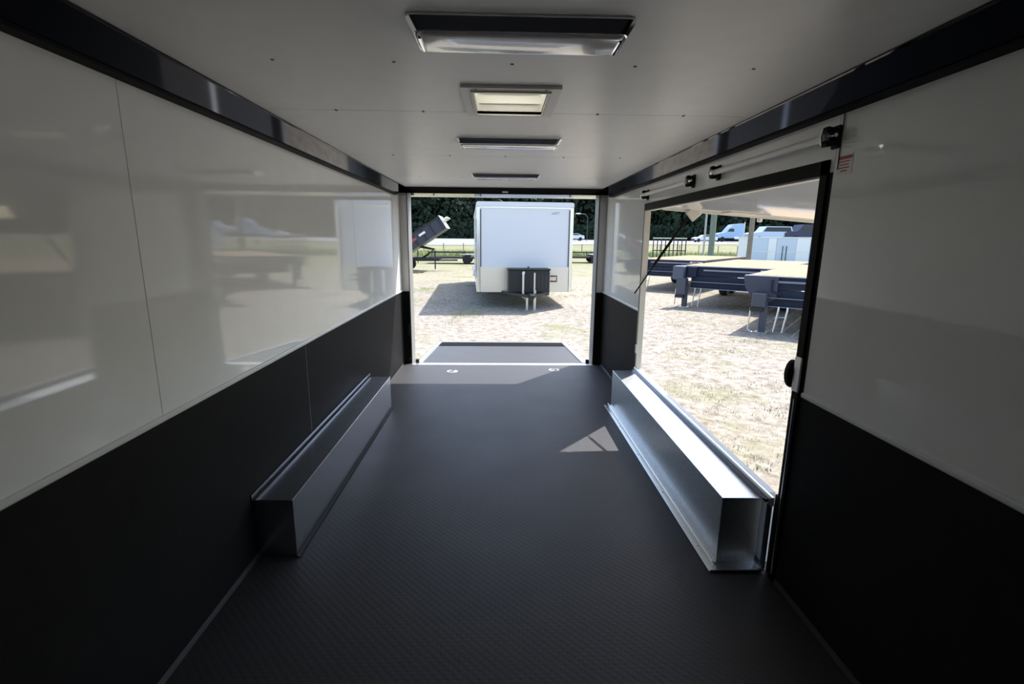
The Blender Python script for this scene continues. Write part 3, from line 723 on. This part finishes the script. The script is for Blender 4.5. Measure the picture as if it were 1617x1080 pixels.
for x in (2.35, 2.62): MB().tube([(x, -.03, .2), (x, -.03, 1.5)], .03, 6).build('lock_bar', mat('dark_hinge', (.08, .08, .09)), t)
MB().box(0, 9.0, -.012, .0, 1.05, 1.09).build('wall_rail', steel, t)
MB().box(-.05, 9.05, -.05, 3.05, 0, .05).build('base', steel, t)
# wire fence along the bank
t = thing('wire_fence', 'thin wire fence in the weeds below the road', 'fence', (0, 61, 0))
for k in range(26):
    x = -14+k*2.4; MB().tube([(x, 0, gz(x, 61)-.1), (x, 0, gz(x, 61)+1.25)], .05, 5).build('fence_post', mat('brown_post', (.2, .17, .13)), t)
for h in (.5, .85, 1.2): MB().tube([(-14, 0, gz(0, 61)+h), (46, 0, gz(0, 61)+h)], .012, 4).build('wire', steel, t)

# ------------------------------------------------------------------ vehicles on the road
glass = mat('dark_glass', (.03, .04, .05), rough=.08)
def semi(loc):
    t = thing('semi_truck', 'light blue semi truck driving left on the road, behind the posts', 'truck', loc)
    blue = mat('light_blue_paint', (.36, .50, .68), rough=.3)
    MB().prism([(-4.2, .75), (-4.25, 1.5), (-3.9, 1.75), (-2.6, 1.95), (-2.0, 2.75), (-1.3, 3.5), (1.1, 3.75), (1.1, .75)], 'y', -1.15, 1.15).build('cab', blue, t)
    MB().prism([(-2.35, 2.05), (-1.95, 2.65), (-1.0, 2.65), (-1.0, 2.05)], 'y', -1.17, 1.17).build('window', glass, t)
    MB().box(-4.35, -4.15, -1.1, 1.1, .45, .85, bev=.05).build('bumper', chrome, t)
    MB().box(-4.2, 4.4, -.5, .5, .62, .85).build('chassis', black_steel, t)
    MB().tube([(1.2, -.9, .9), (1.2, -.9, 4.0)], .09, 8).build('exhaust_stack', chrome, t)
    MB().lathe([(.32, -.7), (.32, .7)], 'x', (-.2, -1.0, .72), 12).build('fuel_tank', chrome, t)
    for x in (-3.3, 2.4, 3.6):
        for y in (-1.0, 1.0): wheel(t, x, y, .52, .52, .35, 'y')
    return t
semi((49.2, 104, gz(49, 104)+.07))
def car(loc, label, paint, scale=1.0, suv=False, name='car'):
    t = thing(name, label, name.replace('_', ' '), loc)
    h = 1.85 if suv else 1.42
    s = scale
    prof = [(-2.3, .35), (-2.35, .72), (-1.9, .92), (-1.0, 1.0), (-.45, h-.05), (.9, h), (1.7, 1.08), (2.25, 1.0), (2.3, .35)]
    if suv: prof = [(-2.6, .45), (-2.65, .95), (-2.3, 1.1), (-1.25, 1.2), (-.75, h), (2.3, h), (2.55, 1.2), (2.6, .45)]
    MB().prism([(a*s, b*s) for a, b in prof], 'y', -.88*s, .88*s).build('body', paint, t)
    w = [(-.85, 1.04), (-.42, h-.12), (.85, h-.08), (1.45, 1.08)] if not suv else [(-1.1, 1.24), (-.7, h-.1), (2.2, h-.1), (2.35, 1.24)]
    MB().prism([(a*s, b*s) for a, b in w], 'y', -.895*s, .895*s).build('window', glass, t)
    for x in (-1.5, 1.5):
        for y in (-.8, .8): wheel(t, x*s, y*s, .34*s, .34*s, .22*s, 'y')
    MB().box(-2.42*s, -2.30*s, -.8*s, .8*s, .4*s, .62*s, bev=.02).build('bumper', black_steel, t)
    return t
car((57.6, 107, gz(50, 106)+.08), 'big pale blue and white van on the road behind the storage shed', mat('van_white', (.55, .64, .74), rough=.3), 1.75, True, 'van')
car((65.6, 107, gz(57, 106)+.08), 'large dark blue van at the right end of the road', mat('dark_blue_paint', (.03, .04, .08), rough=.25), 2.0, True, 'van')
car((14.6, 101, gz(14, 101)+.08), 'small white car on the road right of the white trailer', mat('car_white', (.78, .78, .78), rough=.3), 1.0)
car((41.0, 100, gz(41, 100)+.08), 'low white car on the road beside the green post', mat('car_white', (.78, .78, .78)), 1.0)
t = thing('street_lamp', 'pale street lamp against the forest right of the white trailer', 'lamp', (17.0, 98, gz(17, 98)+.06))
MB().tube([(0, 0, 0), (0, 0, 4.6), (-.5, 0, 5.1), (-1.5, 0, 5.2)], .07, 8).build('pole', mat('lamp_dark', (.05, .06, .06), rough=.5), t)
MB().box(-2.3, -1.4, -.2, .2, 5.12, 5.32, bev=.05).build('lamp_head', wh2, t)
MB().lathe([(.2, 0), (.2, .1), (.1, .25)], 'z', (0, 0, 0), 10).build('base', steel, t)
